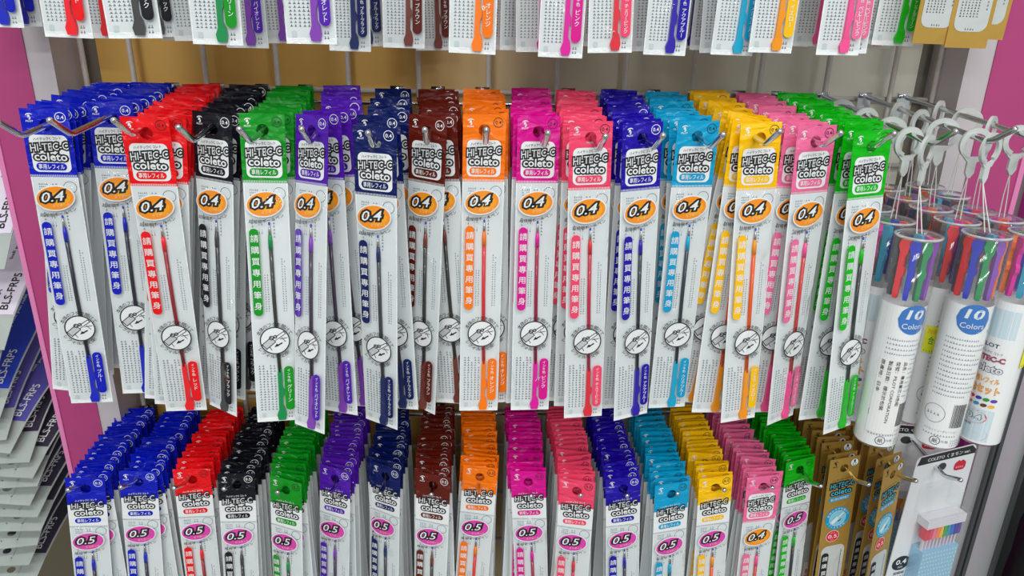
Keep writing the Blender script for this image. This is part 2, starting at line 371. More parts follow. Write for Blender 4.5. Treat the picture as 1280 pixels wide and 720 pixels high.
YP = -2.5     # print carried by the bag's front film
def badge_mesh(size):
    mb = MB(); bm = ORANGEBADGE if size == '0.4' else PINKBADGE; z = -42 if size == '0.4' else -43
    mb.disc(-.6, z, 10.8, 7.7, YP, WHITE, rad(12), 40); mb.disc(-.6, z, 10.0, 6.9, YP - .12, bm, rad(10), 40)
    if size == '0.4': mb.disc(1.5, z - .2, 6.2, 4.0, YP - .16, mat('pale_orange_print', (254, 168, 20), .45), rad(10), 30)  # paler orange oval printed inside the badge
    mb.outlined(size, -1.6, z + 1.0, 12.8, 5.9, YP - .24, WHITE, BLACKINK, .005, .13, rad(7), .3)
    mb.text('ミリボール', 2.2, z - 4.2, 9.5, 1.7, YP - .24, mat('cream_print', (255, 226, 170), .5), 0, rad(8))
    t = '超極細ボールペン' if size == '0.4' else '極細ボールペン'; n = len(t)
    for i, ch in enumerate(t):
        q = i / (n - 1) - .5; mb.glyph(ch, -.2 + q * 17.5, z - 9.7 + 3.6 * q + 5.0 * q * q, 2.45, YP - .1, BLACKINK, .008, rad(6) + q * .55)
    return mb
def strip_mesh(c):
    mb = MB(); mb.rrect(-10.4, -5.0, -110, -56.5, 2.6, YP, ink_mat(c)); mb.vtext('請購買專用筆身', -7.7, -59, 6.9, 4.9, YP - .14, WHITE, .006); return mb
def diagram_mesh():
    mb = MB(); x, z, y = 1.3, -126, YP
    K = 1.3; x = .9; mb.disc(x, z, 8.6, 8.6, y, WHITE, n=36); y -= .12; mb.ring(x, z, 8.2, 8.9, y, BLACKINK, n=36)
    def bar(x0, z0, x1, z1, w_, m, yy):
        x0, z0, x1, z1, w_ = x0 * K, z0 * K, x1 * K, z1 * K, w_ * K
        d = Vector((x1 - x0, z1 - z0)).normalized(); q = Vector((-d.y, d.x)) * w_ / 2
        mb.poly([(x + x0 + q.x, z + z0 + q.y), (x + x1 + q.x, z + z1 + q.y), (x + x1 - q.x, z + z1 - q.y), (x + x0 - q.x, z + z0 - q.y)], yy, m)
    G = mat('light_grey_print', (196, 200, 200), .5)
    bar(-5.0, -3.2, -.6, .6, 3.4, BLACKINK, y); bar(-4.7, -2.9, -.8, .4, 2.6, G, y - .1); bar(-.6, .4, 4.6, 4.0, 1.7, BLACKINK, y); bar(-.4, .5, 4.3, 3.8, 1.0, WHITE, y - .1)
    mb.ring(x - 2.0, z + 1.8, .9, 1.45, y - .15, BLACKINK, n=14); mb.ring(x + .3, z + 2.5, .7, 1.2, y - .15, BLACKINK, n=14)
    for (a, b, c_, d) in ((2.2, .8, 5.6, 1.4), (3.0, 1.6, 4.8, -.6), (-1.5, -4.8, -2.6, -3.0)): bar(a, b, c_, d, .28, BLACKINK, y - .1)
    bar(.9, -2.5, 3.3, -1.1, .6, BLACKINK, y - .1); mb.poly([(x - .5, z - 4.2), (x + 2.4, z - 3.4), (x + 1.0, z - 1.9)], y - .1, BLACKINK)
    mb.arc('本体のフタを開けて', x, z, 10.4, rad(152), rad(30), 2.9, y, BLACKINK); mb.arc('レフィルを交換!', x, z, 10.5, rad(212), rad(322), 2.8, y, BLACKINK, True)
    return mb
def ink_label_mesh(c):
    mb = MB(); mb.rrect(5.2, 10.8, -172.5, -143, 2.6, YP, ink_mat(c)); t = PAL[c][3]
    mb.vtext('インキ色', 8, -144.6, 2.3, 2.3, YP - .14, WHITE, .004); st = min(3.0, 15.5 / len(t)); mb.vtext(t, 8, -155.2, st, min(3.1, st * 1.15), YP - .14, WHITE, .006)
    return mb
def plug_outline(x, z0, z1, k=1.0):
    L = z0 - z1
    P = [(-1.0, 0), (1.0, 0), (1.3, -.08 * L), (1.3, -.36 * L), (2.2, -.42 * L), (2.2, -.5 * L), (1.2, -.56 * L), (1.2, -.72 * L), (2.4, -.8 * L), (2.9, -.9 * L), (2.2, -L), (-2.2, -L), (-2.9, -.9 * L), (-1.6, -.8 * L), (-1.4, -.4 * L), (-1.4, -.08 * L)]
    return [(x + a * k, z0 + b) for a, b in P]

FILMF = lambda x: -(0.35 + 2.75 * max(0.0, 1 - abs(x / 12.4) ** 8))
def film_mesh(seed):
    mb = MB(); R = random.Random(seed); nx, nz = 14, 44; vs = []; fs = []
    xs = [-12.4 + 24.8 * (0.5 - 0.5 * math.cos(PI * i / nx)) for i in range(nx + 1)]
    ph = [R.uniform(0, 6) for _ in range(4)]
    for j in range(nz + 1):
        z = -31 + (BOT + 2 + 31) * j / nz; e = min(1.0, j / 4.0, (nz - j) / 5.0); e = e * (2 - e)
        for x in xs:
            wv = .22 * math.sin(z * .21 + ph[0] + x * .25) + .15 * math.sin(z * .07 - x * .4 + ph[1])
            vs.append((x, min(-.3, (FILMF(x) + .35) * e - .35 - .3 * e + wv * e * .6), z))
    for j in range(nz):
        for i in range(nx): a = j * (nx + 1) + i; fs.append((a, a + nx + 1, a + nx + 2, a + 1))
    mb.add(vs, fs, FILM); return mb
def refill_meshes(c):
    bm = mat(c + '_barrel', PAL[c][2], 0.35, coat=0.3); pm = plug_mat(c)
    a = MB(); a.tube([(1.2, -1.25, -68), (1.5, -1.25, -100), (2.6, -1.25, -147)], 1.15, bm, 10)
    a.tube([(1.1, -1.25, -60), (1.15, -1.25, -64), (1.2, -1.25, -69)], [.9, 1.3, 1.3], pm, 10)
    t = MB(); t.tube([(1.05, -1.25, -54.2), (1.1, -1.25, -57), (1.1, -1.25, -58), (1.12, -1.25, -60.5)], [.3, .7, .85, .85], STEELTIP, 8)
    t.tube([(1.05, -1.25, -52.6), (1.05, -1.25, -53.2), (1.05, -1.25, -54), (1.05, -1.25, -54.6)], [.2, .6, .6, .25], BLUEBALL, 8)
    p = MB(); p.extrude(plug_outline(2.7, -145, -179.5), -2.2, -.35, pm)
    return a, t, p

def curl(b, k, t):      # top of an older packet bent back and forth, its corners lifted
    def f(x, y, z):
        q = max(0.0, (z + 24) / 33); return (x, y + b * q * q + k * q * (x / 12.5) ** 2 + t * q * x / 12.5, z)
    return f
CURL = [curl(1.2, -1.0, .8), curl(-1.0, .8, -.9), curl(.3, 1.4, 1.3), curl(-.4, -.6, -1.4)]
_cache = {}
def packet_meshes(c, size, full, twist=0.0, seed=0):
    key = (c, size, full, round(twist, 3), seed)
    if key in _cache: return _cache[key]
    def df(x, y, z):
        a = twist * (z + 10) / -170.0; ca, sa = math.cos(a), math.sin(a); return (x * ca - y * sa, x * sa + y * ca, z)
    D = df if abs(twist) > 1e-4 else None
    if not full: D = CURL[seed % 4]
    r = [('pouch', pouch_mesh(c, size, not full).mesh('pouch', D), None), ('header', header_mesh(c, size, not full).mesh('header', D), None)]
    if full and c != 'gold':
        a, t, p = refill_meshes(c)
        r += [('size_badge', badge_mesh(size).mesh('size_badge', D), None), ('colour_strip', strip_mesh(c).mesh('colour_strip', D), None), ('diagram', diagram_mesh().mesh('diagram', D), None),
              ('ink_label', ink_label_mesh(c).mesh('ink_label', D), None), ('refill', a.mesh('refill', D, True), None), ('refill_tip', t.mesh('refill_tip', D, True), 'refill'), ('refill_plug', p.mesh('refill_plug', D), 'refill'),
              ('film', film_mesh(seed or 3).mesh('film', D, True), None)]
    elif full:
        CYP = mat('cyan_print', (20, 160, 205), .45); LB = mat('pale_blue_print', (130, 206, 226), .45); RD = mat('red_badge', (224, 40, 60), .45); y = -.4
        d = MB(); d.disc(0, -44.5, 10.2, 10.2, y, CYP, n=36); d.disc(0, -44.5, 6.9, 6.9, y - .12, LB, n=30); d.ring(0, -44.5, 6.7, 7.0, y - .2, WHITE, n=30)
        d.arc('本体のフタを開けて', 0, -44.5, 8.5, rad(160), rad(20), 2.2, y - .14, WHITE); d.arc('レフィルを交換!', 0, -44.5, 8.5, rad(205), rad(330), 2.0, y - .14, WHITE, True)
        for (x0, z0, x1, z1, w_, m) in ((-4.6, -4, .4, 1, 3, WHITE), (.4, .6, 4.4, 4.4, 1.3, WHITE), (.5, -3, 3.2, -1.2, .7, BLACKINK)):
            q = Vector((x1 - x0, z1 - z0)).normalized(); q = Vector((-q.y, q.x)) * w_ / 2; d.poly([(x0 + q.x, z0 + q.y - 44.5), (x1 + q.x, z1 + q.y - 44.5), (x1 - q.x, z1 - q.y - 44.5), (x0 - q.x, z0 - q.y - 44.5)], y - .3, m)
        b = MB(); b.disc(-2.5, -60.5, 5.6, 5.4, y - .3, WHITE); b.disc(-2.5, -60.5, 5.2, 5.0, y - .42, RD); b.text('0.5', -2.5, -60.6, 7.4, 3.2, y - .54, WHITE, .008); b.text('ボール', -2.5, -57.3, 4, 1.2, y - .54, WHITE, 0); b.text('ミリ', -2.5, -63.8, 2.4, 1.2, y - .54, WHITE, 0)
        s = MB(); s.rrect(-9.5, -3.5, -130, -76, 2.8, y - .5, BLACKINK); s.vtext('請購買專用筆身', -6.5, -78, 6.9, 4.6, y - .64, WHITE, .006)
        r += [('diagram', d.mesh('diagram', D), None), ('size_badge', b.mesh('size_badge', D), None), ('colour_strip', s.mesh('colour_strip', D), None)]
    _cache[key] = r; return r

ORD = ['front packet', 'second from the front', 'third from the front', 'fourth from the front', 'fifth from the front', 'sixth from the front', 'seventh from the front', 'eighth from the front', 'ninth from the front', 'tenth from the front', 'eleventh from the front', 'twelfth from the front']
def frame(top, d, yaw):
    """World matrix of a packet whose top edge centre is TOP, hanging along D, turned by YAW about its length."""
    zx = -d.normalized(); x = Vector((math.cos(yaw), math.sin(yaw), 0)); x = (x - zx * x.dot(zx)).normalized(); yv = zx.cross(x)
    m = Matrix((x, yv, zx)).transposed().to_4x4(); m.translation = W(top + d.normalized() * TOP); return m
def solve_bottom(top, u, v, L=TOP - BOT):
    d = ray(u, v).normalized(); b = d.dot(top); c = top.dot(top) - L * L; disc = b * b - c
    s = [b] if disc < 0 else [b - math.sqrt(disc), b + math.sqrt(disc)]
    P = min((d * t for t in s), key=lambda p: abs(p.y - top.y)); return (P - top).normalized()
_protos = {}
def packet(c, size, full, M, label, group, twist=0.0, seed=0):
    key = (c, size, full, round(twist, 3), seed)
    if key in _protos: root = dup_tree(_protos[key])
    else:
        parts = packet_meshes(*key[:3], twist, seed); root = obj('refill_packet', parts[0][1]); made = {}
        for nm, me, par in parts[1:]: made[nm] = obj(nm, me, made.get(par, root))
        _protos[key] = root
    root.matrix_world = M; tag(root, label, 'refill packet', group); return root

STUFF = MB()
def stuff_packet(c, size, M):
    sub = MB(); sub2 = header_mesh(c, size, True); p = pouch_mesh(c, size, True)
    Mi = Matrix.Scale(1000, 4) @ M @ Matrix.Scale(.001, 4)
    for q in (sub2, p):
        cf = CURL[len(STUFF.f) % 4]; vs = [Mi @ Vector(cf(*v)) for v in q.v]; n = len(STUFF.v); STUFF.v += [tuple(v) for v in vs]
        for f, k in zip(q.f, q.m): STUFF.f.append(tuple(i + n for i in f)); STUFF.m.append(STUFF.mi(q.mats[k]))

# ------------------------------------------------------------------ setting
def plain_box(x0, x1, y0, y1, z0, z1, m): b = MB(); b.box(x0, x1, y0, y1, z0, z1, m); return b
def board_mat():
    m = bpy.data.materials.new('tan_to_grey_back_board'); m.use_nodes = True; nt = m.node_tree; b = nt.nodes['Principled BSDF']; b.inputs['Roughness'].default_value = .6
    tc = nt.nodes.new('ShaderNodeTexCoord'); sx = nt.nodes.new('ShaderNodeSeparateXYZ'); mr = nt.nodes.new('ShaderNodeMapRange'); cr = nt.nodes.new('ShaderNodeValToRGB'); nz = nt.nodes.new('ShaderNodeTexNoise')
    nz.inputs['Scale'].default_value = 9; mr.inputs[1].default_value = -.27; mr.inputs[2].default_value = .34
    e = cr.color_ramp.elements; e[0].position = 0; e[0].color = lin((226, 176, 88)); e[1].position = 1; e[1].color = lin((226, 222, 208))  # board colour runs from tan at the left to grey at the right
    k = e.new(.42); k.color = lin((224, 176, 92)); k = e.new(.62); k.color = lin((214, 202, 176))
    ad = nt.nodes.new('ShaderNodeMath'); ad.operation = 'MULTIPLY_ADD'; ad.inputs[1].default_value = .12
    L = nt.links.new; L(tc.outputs['Object'], sx.inputs[0]); L(sx.outputs[0], mr.inputs[0]); L(tc.outputs['Object'], nz.inputs['Vector']); L(nz.outputs['Fac'], ad.inputs[0]); L(mr.outputs[0], ad.inputs[2]); L(ad.outputs[0], cr.inputs[0]); L(cr.outputs[0], b.inputs['Base Color'])
    return m
struct('wall_back', plain_box(-266, 337, 571, 580, -900, 500, board_mat()))
GREYP = mat('grey_brown_panel', (128, 120, 106), .55, vary=.2, bscale=20)
struct('trim_1', plain_box(-305, -266, 573, 582, -900, 500, GREYP)); struct('trim_2', plain_box(337, 380, 573, 582, -900, 500, mat('grey_panel', (138, 134, 122), .55, vary=.2, bscale=20)))
POST = mat('white_post_paint', (206, 196, 200), .45, vary=.08, bscale=30); PINK = mat('pink_laminate', (186, 66, 126), .35, coat=.2, vary=.12, bscale=12); PINKE = mat('pink_edge_highlight', (228, 132, 182), .35)  # paler strips on the post edges: bevel highlight put into the colour
struct('trim_3', plain_box(-292.5, -276.5, 530, 573, -900, 500, POST)); struct('trim_4', plain_box(346.5, 365.5, 530, 573, -900, 500, POST))
struct('trim_5', plain_box(-321, -292.5, 529, 575, -900, 500, PINK)); struct('trim_6', plain_box(-324.5, -321, 528, 575, -900, 500, PINKE))
struct('trim_7', plain_box(365.5, 404, 529, 575, -900, 500, PINK)); struct('trim_8', plain_box(404, 408, 528, 575, -900, 500, PINKE))
struct('trim_9', plain_box(408, 421, 540, 575, -900, 500, mat('grey_gap_panel', (120, 108, 108), .5))); struct('trim_10', plain_box(421, 470, 531, 575, -900, 500, mat('violet_pink_laminate', (186, 50, 150), .35, coat=.2)))
struct('wall_left', plain_box(-900, -324.5, 790, 800, -900, 500, mat('dim_back_board', (96, 88, 72), .6)))
struct('wall_right', plain_box(470, 800, 600, 610, -900, 500, mat('dark_back_board', (40, 40, 42), .6)))
struct('floor', plain_box(-2500, 2500, -5000, 800, -1300, -1290, mat('shop_floor_tile', (150, 148, 142), .4)))

# wire grid panel
g = tag(empty('wire_grid_panel', (0, 559, -60)), 'white painted wire grid panel fixed against the tan back board', 'wire grid')
def wire(path, r=1.9):
    mb = MB(); mb.tube(path, r, WIRE, 10); o = obj('wire', mb.mesh('wire', lambda x, y, z: (x, y - 559, z + 60), True), g)
for X in [-271] + [-238 + 50 * i for i in range(12)] + [345]: wire([(X, 559, -800), (X, 559, 420)])
for k in range(-12, 8): wire([(-274, 562.4, -59.8 + 50 * k), (349, 562.4, -61.5 + 50 * k)])

# hook rails and hooks
def rail(z, label):
    mb = MB(); mb.tube([(-262, 553.5, z), (236, 553.5, z)], 1.7, CHROME, 12); o = obj('hook_rail', mb.mesh('hook_rail', lambda x, y, zz: (x, y - 553.5, zz - z), True)); o.location = W((0, 553.5, z)); tag(o, label, 'rail'); return o
rail(-68, 'thin chrome rail behind the middle row of packets'); rail(-324, 'thin chrome rail behind the bottom row of packets')
def hook(tip, zback, label, group, fwd=18.0, rise=10.0, r=1.7, m=CHROME):
    by, bz = tip.y + fwd, tip.z - rise; o = empty('display_hook', (tip.x, 553, zback)); tag(o, label, 'hook', group)
    rel = lambda x, y, z: (x, y - 553, z - zback)
    pts = [(0, 551, zback), (0, (551 + by) / 2, (zback + bz) / 2)]
    A = Vector((0, by, bz)); d0 = (Vector((0, 551, zback)) - A).normalized(); d1 = (Vector((0, tip.y, tip.z)) - A).normalized()
    for i in range(7):
        t = i / 6; p = A + d0 * 4 * (1 - t) ** 2 + d1 * 4 * t ** 2; pts.append(tuple(p))
    e = Vector((0, tip.y, tip.z)); pts += [tuple(e - d1 * 1.2), tuple(e), tuple(e + d1 * .9), tuple(e + d1 * 1.3)]
    mb = MB(); mb.tube(pts, [r] * (len(pts) - 3) + [r, r * .75, r * .25], m, 12); obj('arm', mb.mesh('arm', rel, True), o)
    k = MB(); k.tube([(0, 551, zback), (0, 557, zback + 1), (0, 557.5, zback - 4), (0, 557, zback - 16)], 1.6, m, 8); k.box(-5, 5, 555.8, 557, zback - 17, zback + 3, m); obj('mounting_clip', k.mesh('mounting_clip', rel), o)
    return o

# ------------------------------------------------------------------ stacks of packets
# middle row: colour, hook tip, front top centre, front bottom centre, yaw at the top, twist, packets built singly, packets behind, sideways offsets (top, bottom) of the next ones
MID = [
    ('blue', (-3, 152), (54, 136), (115.5, 503), 8, 0, 8, 3, [(2, -13), (2, -19), (2, -25)], 'leftmost'),
    ('blue', (62, 150), (137, 128), (179, 491), 8, 0, 7, 2, [(3, 0), (4, 2)], 'second blue'),
    ('red', (142, 150), (180, 146), (233.5, 513), 6, 0, 8, 3, [(9, -15), (10, -14), (9, -18)], ''),
    ('black', (223, 159), (265, 141), (279, 513), -18, -.25, 8, 3, [(3, -9), (4, -6), (5, 4)], ''),
    ('green', (299, 161), (327, 142), (348, 526), 4, .1, 9, 3, [(3, -6), (4, -4), (5, 0)], ''),
    ('violet', (377, 161), (390, 143.5), (387, 536), -34, 0, 8, 3, [(4, 13), (7, 22), (9, 30)], ''),
    ('navy', (460, 166), (468, 158), (477, 530), -14, -.3, 5, 1, [(2, 6), (3, 11), (3, 15)], ''),
    ('brown', (531, 162), (535, 145), (526, 510), -28, -.2, 7, 2, [(3, 16), (5, 24), (6, 28)], ''),
    ('orange', (608, 162), (606, 143), (598, 513), 2, 0, 7, 3, [(0, 9), (1, 12), (1, -6)], ''),
    ('magenta', (685, 166), (674, 145), (662, 512), 2, 0, 8, 3, [(-2, 1), (-3, -3), (-3, 3)], ''),
    ('coral', (757, 170), (739, 152), (728.5, 521), 4, 0, 8, 3, [(-2, -8), (-4, -13), (-5, -12)], ''),
    ('indigo', (829, 169), (804, 153), (788, 521), 14, .1, 8, 3, [(-2, -4), (-4, -8), (-4, -14), (-2, 14)], ''),
    ('cyan', (904, 168), (874, 151), (833, 509), 4, 0, 7, 3, [(-4, 3), (-6, -3), (-6, 2)], ''),
    ('yellow', (975, 164), (952, 153), (922, 525), 5, .15, 9, 3, [(-1, -9), (-1, -19), (0, -27), (0, -30)], ''),
    ('pink', (1051, 166), (1022, 157), (975, 525), 12, .3, 8, 3, [(-5, -8), (-8, -12), (-9, -16)], ''),
    ('apple', (1118, 167), (1092, 163), (1046, 537), 12, .22, 9, 3, [(-1, 1), (1, 0), (2, -3), (3, -4)], ''),
]
def stack(row, c, size, T, d, yaw, twist, n, extra, fan, hookX, yback, group, where, seed, z0, k, fullmax=4):
    R = random.Random(seed); total = n + extra; Y0 = T.y
    gaps = [R.uniform(.55, 1.45) for _ in range(total - 1)]; s = sum(gaps); gaps = [q / s * (yback - Y0) for q in gaps]
    gaps = [max(q, 3.6 if row == 'bottom' else 4.2) for q in gaps]
    gaps = [q * (.72 if i < 3 and row == 'middle' else 1) for i, q in enumerate(gaps)]
    gaps = [max(q, 5.2) if i < fullmax else q for i, q in enumerate(gaps)]
    Y = Y0; prev = 0
    for i in range(total):
        if i: Y += gaps[i - 1]
        if Y > 546: break
        if i == 0: top = T.copy(); dd = d.copy(); yw = rad(yaw); tw = twist
        else:
            f = i / (total - 1); ft, fb = fan[min(i, len(fan)) - 1] if fan else (0, 0); decay = 1 if i <= len(fan) else max(0, 1 - (i - len(fan)) / 6)
            off = T.x - hookX
            top = Vector((hookX + off * (1 - f) * .6 + ft * decay * .9 + R.uniform(-1.6, 1.6), Y, z0 - k * (520 - Y) + R.uniform(-.9, .9)))
            dn = Vector((0, (.01 - .05 * f), -1)); dn = d.lerp(dn, min(1, .35 + f)); dn = Vector((dn.x + (fb - ft) * decay / 190 + R.uniform(-.032, .032), dn.y, dn.z)).normalized(); dd = dn
            need = (prev + (5.0 if i <= fullmax else 2.0) - Y) / (TOP - BOT); dd = Vector((dd.x, max(dd.y, min(need, .12)), dd.z)).normalized()
            yw = rad(yaw) * (.55 if decay == 1 else .2) + R.uniform(-.1, .1); tw = 0
        prev = Y + dd.y * (TOP - BOT)
        M = frame(top, dd, yw)
        if i < n:
            full = i < fullmax
            lab = f'{where} {size} refill packet, ' + (ORD[i] if i else 'frontmost') + f' in the {row} row'
            packet(c, size, full, M, lab, group, tw, seed if tw else (0 if full else R.randrange(4)))
        else: stuff_packet(c, size, M)

for i, (c, tip, tp, bt, yaw, tw, n, ex, fan, wh) in enumerate(MID):
    t = atY(tip[0], tip[1], 392); T = onplane(tp[0], tp[1], -54, .07)
    if T.y < 414: T = atY(tp[0], tp[1], 414)
    wd = f'{word(c)}' if not wh else ('leftmost blue' if wh == 'leftmost' else 'second-column blue')
    hook(t, -59.0, f'chrome display hook through the {wd} packets of the middle row', 'hooks of the middle row')
    stack('middle', c, '0.4', T, solve_bottom(T, *bt), yaw, tw, n, ex, fan, t.x, 533, f'{wd} packets of the middle row', wd, 100 + i, -54, .07)

BOTROW = [
    ('blue', (85, 612.5), (106, 597), (117, 720), 8, 'leftmost blue', '0.5'), ('blue', (151, 609), (172, 589), (182.5, 720), 4, 'second-column blue', '0.5'), ('red', (217.5, 610), (239, 586), (254, 720), 5, 'red', '0.5'),
    ('black', (280, 611), (295, 592), (302, 720), 4, 'black', '0.5'), ('green', (347, 615), (357, 599), (360, 720), -20, 'green', '0.5'), ('violet', (411, 617), (419, 585), (418, 720), -22, 'violet', '0.5'),
    ('navy', (475, 617), (482, 582), (481, 720), -28, 'navy', '0.5'), ('brown', (539, 618), (542, 593), (538, 720), -16, 'brown', '0.5'), ('orange', (599, 620), (601, 583), (590, 720), -8, 'orange', '0.5'),
    ('magenta', (664, 620), (660, 589), (664, 720), -6, 'magenta', '0.5'), ('coral', (726, 619), (722, 600), (714, 720), -14, 'coral pink', '0.5'), ('indigo', (784, 619.5), (779, 597), (778, 720), 3, 'indigo', '0.5'),
    ('cyan', (847, 617), (840, 604), (834, 720), 8, 'cyan', '0.5'), ('yellow', (905.5, 612.5), (895, 596), (886, 720), 6, 'yellow', '0.5'), ('pink', (965.5, 609.5), (955, 595), (940, 720), 6, 'pale pink', '0.4'),
    ('apple', (1026, 607.5), (1001, 574), (984, 720), 14, 'bright green', '0.5'), ('gold', (1086, 605.5), (1057, 572), (1036, 720), 10, 'first-column gold', '0.5'), ('gold', (1145, 601), (1118, 580), (1094, 720), 30, 'second-column gold', '0.5'),
]
for i, (c, tip, tp, bt, yaw, wd, size) in enumerate(BOTROW):
    t = atY(tip[0], tip[1], 432); z0 = -310 if c != 'gold' else -306
    T = atZ(tp[0], tp[1], z0)
    if T.y < 434: T = atY(tp[0], tp[1], 434)
    hook(t, -317.5, f'chrome display hook through the {wd} packets of the bottom row', 'hooks of the bottom row', 16, 8)
    # vertical hang, sideways lean read off the photo
    P = atY(bt[0], bt[1], T.y); d = Vector(((P.x - T.x) / max(60, T.z - P.z), 0.0, -1)).normalized()
    n, ex = (7, 11) if c != 'gold' else (6, 3)
    R = random.Random(i * 5); fan = [(R.uniform(-1.5, 1.5), R.uniform(-6, 6)) for _ in range(3)]
    stack('bottom', c, size, T, d, yaw, 0.0, n, ex, fan, t.x, 541, f'{wd} packets of the bottom row', wd, 300 + i, z0, 0.0, 3)

# top row: only the lower ends show
TOPROW = [('blue', 27, 33, 52, 500), ('blue', 3, 34, 62, 478), ('red', 130, 48, 54, 470), ('red', 87, 47, 58, 0), ('black', 196, 46, 52, 470), ('black', 170, 48, 61, 0), ('green', 246, 51, 54, 470), ('green', 273, 56, 59, 0),
          ('violet', 310, 60, 58, 470), ('violet', 390, 55, 62, 0), ('navy', 438, 64, 50, 0), ('brown', 478, 57, 44, 500), ('brown', 505, 60, 46, 480), ('brown', 543, 63, 45, 0), ('orange', 590, 67, 58, 0),
          ('magenta', 650, 63, 50, 480), ('magenta', 671, 65, 54, 465), ('magenta', 700, 72, 55, 0), ('coral', 762, 66, 55, 0), ('indigo', 815, 64, 54, 470), ('indigo', 830, 69, 54, 0), ('cyan', 886, 63, 50, 485), ('cyan', 900, 66, 52, 465), ('cyan', 914, 69, 55, 0),
          ('yellow', 962, 66, 56, 0), ('pink', 1014, 58, 54, 480), ('pink', 1057, 67, 57, 455), ('pink', 1046, 69, 57, 0), ('apple', 1105, 55, 52, 470), ('apple', 1115, 57, 52, 0), ('gold', 1150, 52, 52, 470), ('gold', 1164, 55, 55, 0), ('gold', 1228, 49, 54, 480), ('gold', 1206, 60, 55, 0)]
TOPROW += [('violet', 350, 54, 50, 490), ('navy', 456, 58, 48, 495), ('orange', 626, 62, 46, 505), ('coral', 742, 58, 46, 505), ('coral', 784, 60, 48, 490), ('indigo', 858, 60, 46, 505), ('yellow', 945, 60, 48, 490), ('yellow', 985, 58, 48, 500), ('pink', 1090, 60, 48, 500), ('apple', 1098, 53, 46, 505), ('green', 228, 50, 48, 500)]
seen = {}
for (c, u, v, wd, Y) in TOPROW:
    if not Y: Y = 25 * FOC / wd * 1.035
    if c == 'gold': Y += 4
    B = atY(u, v, Y); lean = (-(u - 640) / 640) * .0
    R = random.Random(u); d = Vector((R.uniform(-.03, .03), 0, -1)).normalized(); top = B - d * (TOP - BOT)
    seen.setdefault(c, []).append((Y, top, d, R.uniform(-.12, .12), u))
for c, L in seen.items():
    L.sort(key=lambda q: q[0])
    for i, (Y, top, d, yw, u) in enumerate(L):
        wh = word(c)
        lab = f'{wh} 0.4 refill packet, ' + (ORD[i] if i else 'frontmost') + ' of its colour, top row' if c != 'gold' else ('gold foil refill packet, ' + (ORD[i] if i else 'frontmost') + ' of its colour, top row')
        packet(c, '0.4' if c != 'gold' else '0.5', True, frame(top, d, yw), lab, f'{wh} packets of the top row')

o = obj('backmost_refill_packets', STUFF.mesh('backmost_refill_packets')); o['kind'] = 'stuff'
tag(o, 'tightly packed coloured refill packets at the very back of the hooks', 'refill packets')

# ------------------------------------------------------------------ tubes of ten refills on the right
TUBE = film_mat('clear_tube_plastic', bump=0.05, bscale=20, gloss=0.02, rough=0.04, haze=0.06)
FROST = mat('frosted_hanger_plastic', (226, 230, 226), .35, coat=.3, trans=.25)
LINE = mat('nylon_line', (222, 222, 216), .3, coat=.4)
PAPER = mat('white_tube_paper', (250, 251, 251), .5, coat=.3)
STICKB = mat('blue_round_sticker', (16, 118, 204), .4, coat=.3); YSTICK = mat('yellow_price_sticker', (238, 240, 40), .6); LABW = mat('white_sticker_paper', (238, 238, 234), .6)
RT, HT = 13.0, 137.0
def wrap(R0):
    def f(x, y, z): a = x / R0; q = R0 - y; return (q * math.sin(a), -q * math.cos(a), z)
    return f
def wrapped_sheet(mb, x0, x1, z0, z1, y, m, n=24):
    vs = []; fs = []
    for i in range(n + 1): x = x0 + (x1 - x0) * i / n; vs += [(x, y, z0), (x, y, z1)]
    for i in range(n): fs.append((2 * i, 2 * i + 2, 2 * i + 3, 2 * i + 1))
    mb.add(vs, fs, m)
def wdisc(mb, x, z, r, y, m, n=10):
    for i in range(n):
        a = -1 + 2 * i / n; b = -1 + 2 * (i + 1) / n; ha, hb = math.sqrt(max(0, 1 - a * a)), math.sqrt(max(0, 1 - b * b))
        mb.add([(x + a * r, y, z - ha * r), (x + b * r, y, z - hb * r), (x + b * r, y, z + hb * r), (x + a * r, y, z + ha * r)], [(0, 1, 2, 3)], m)
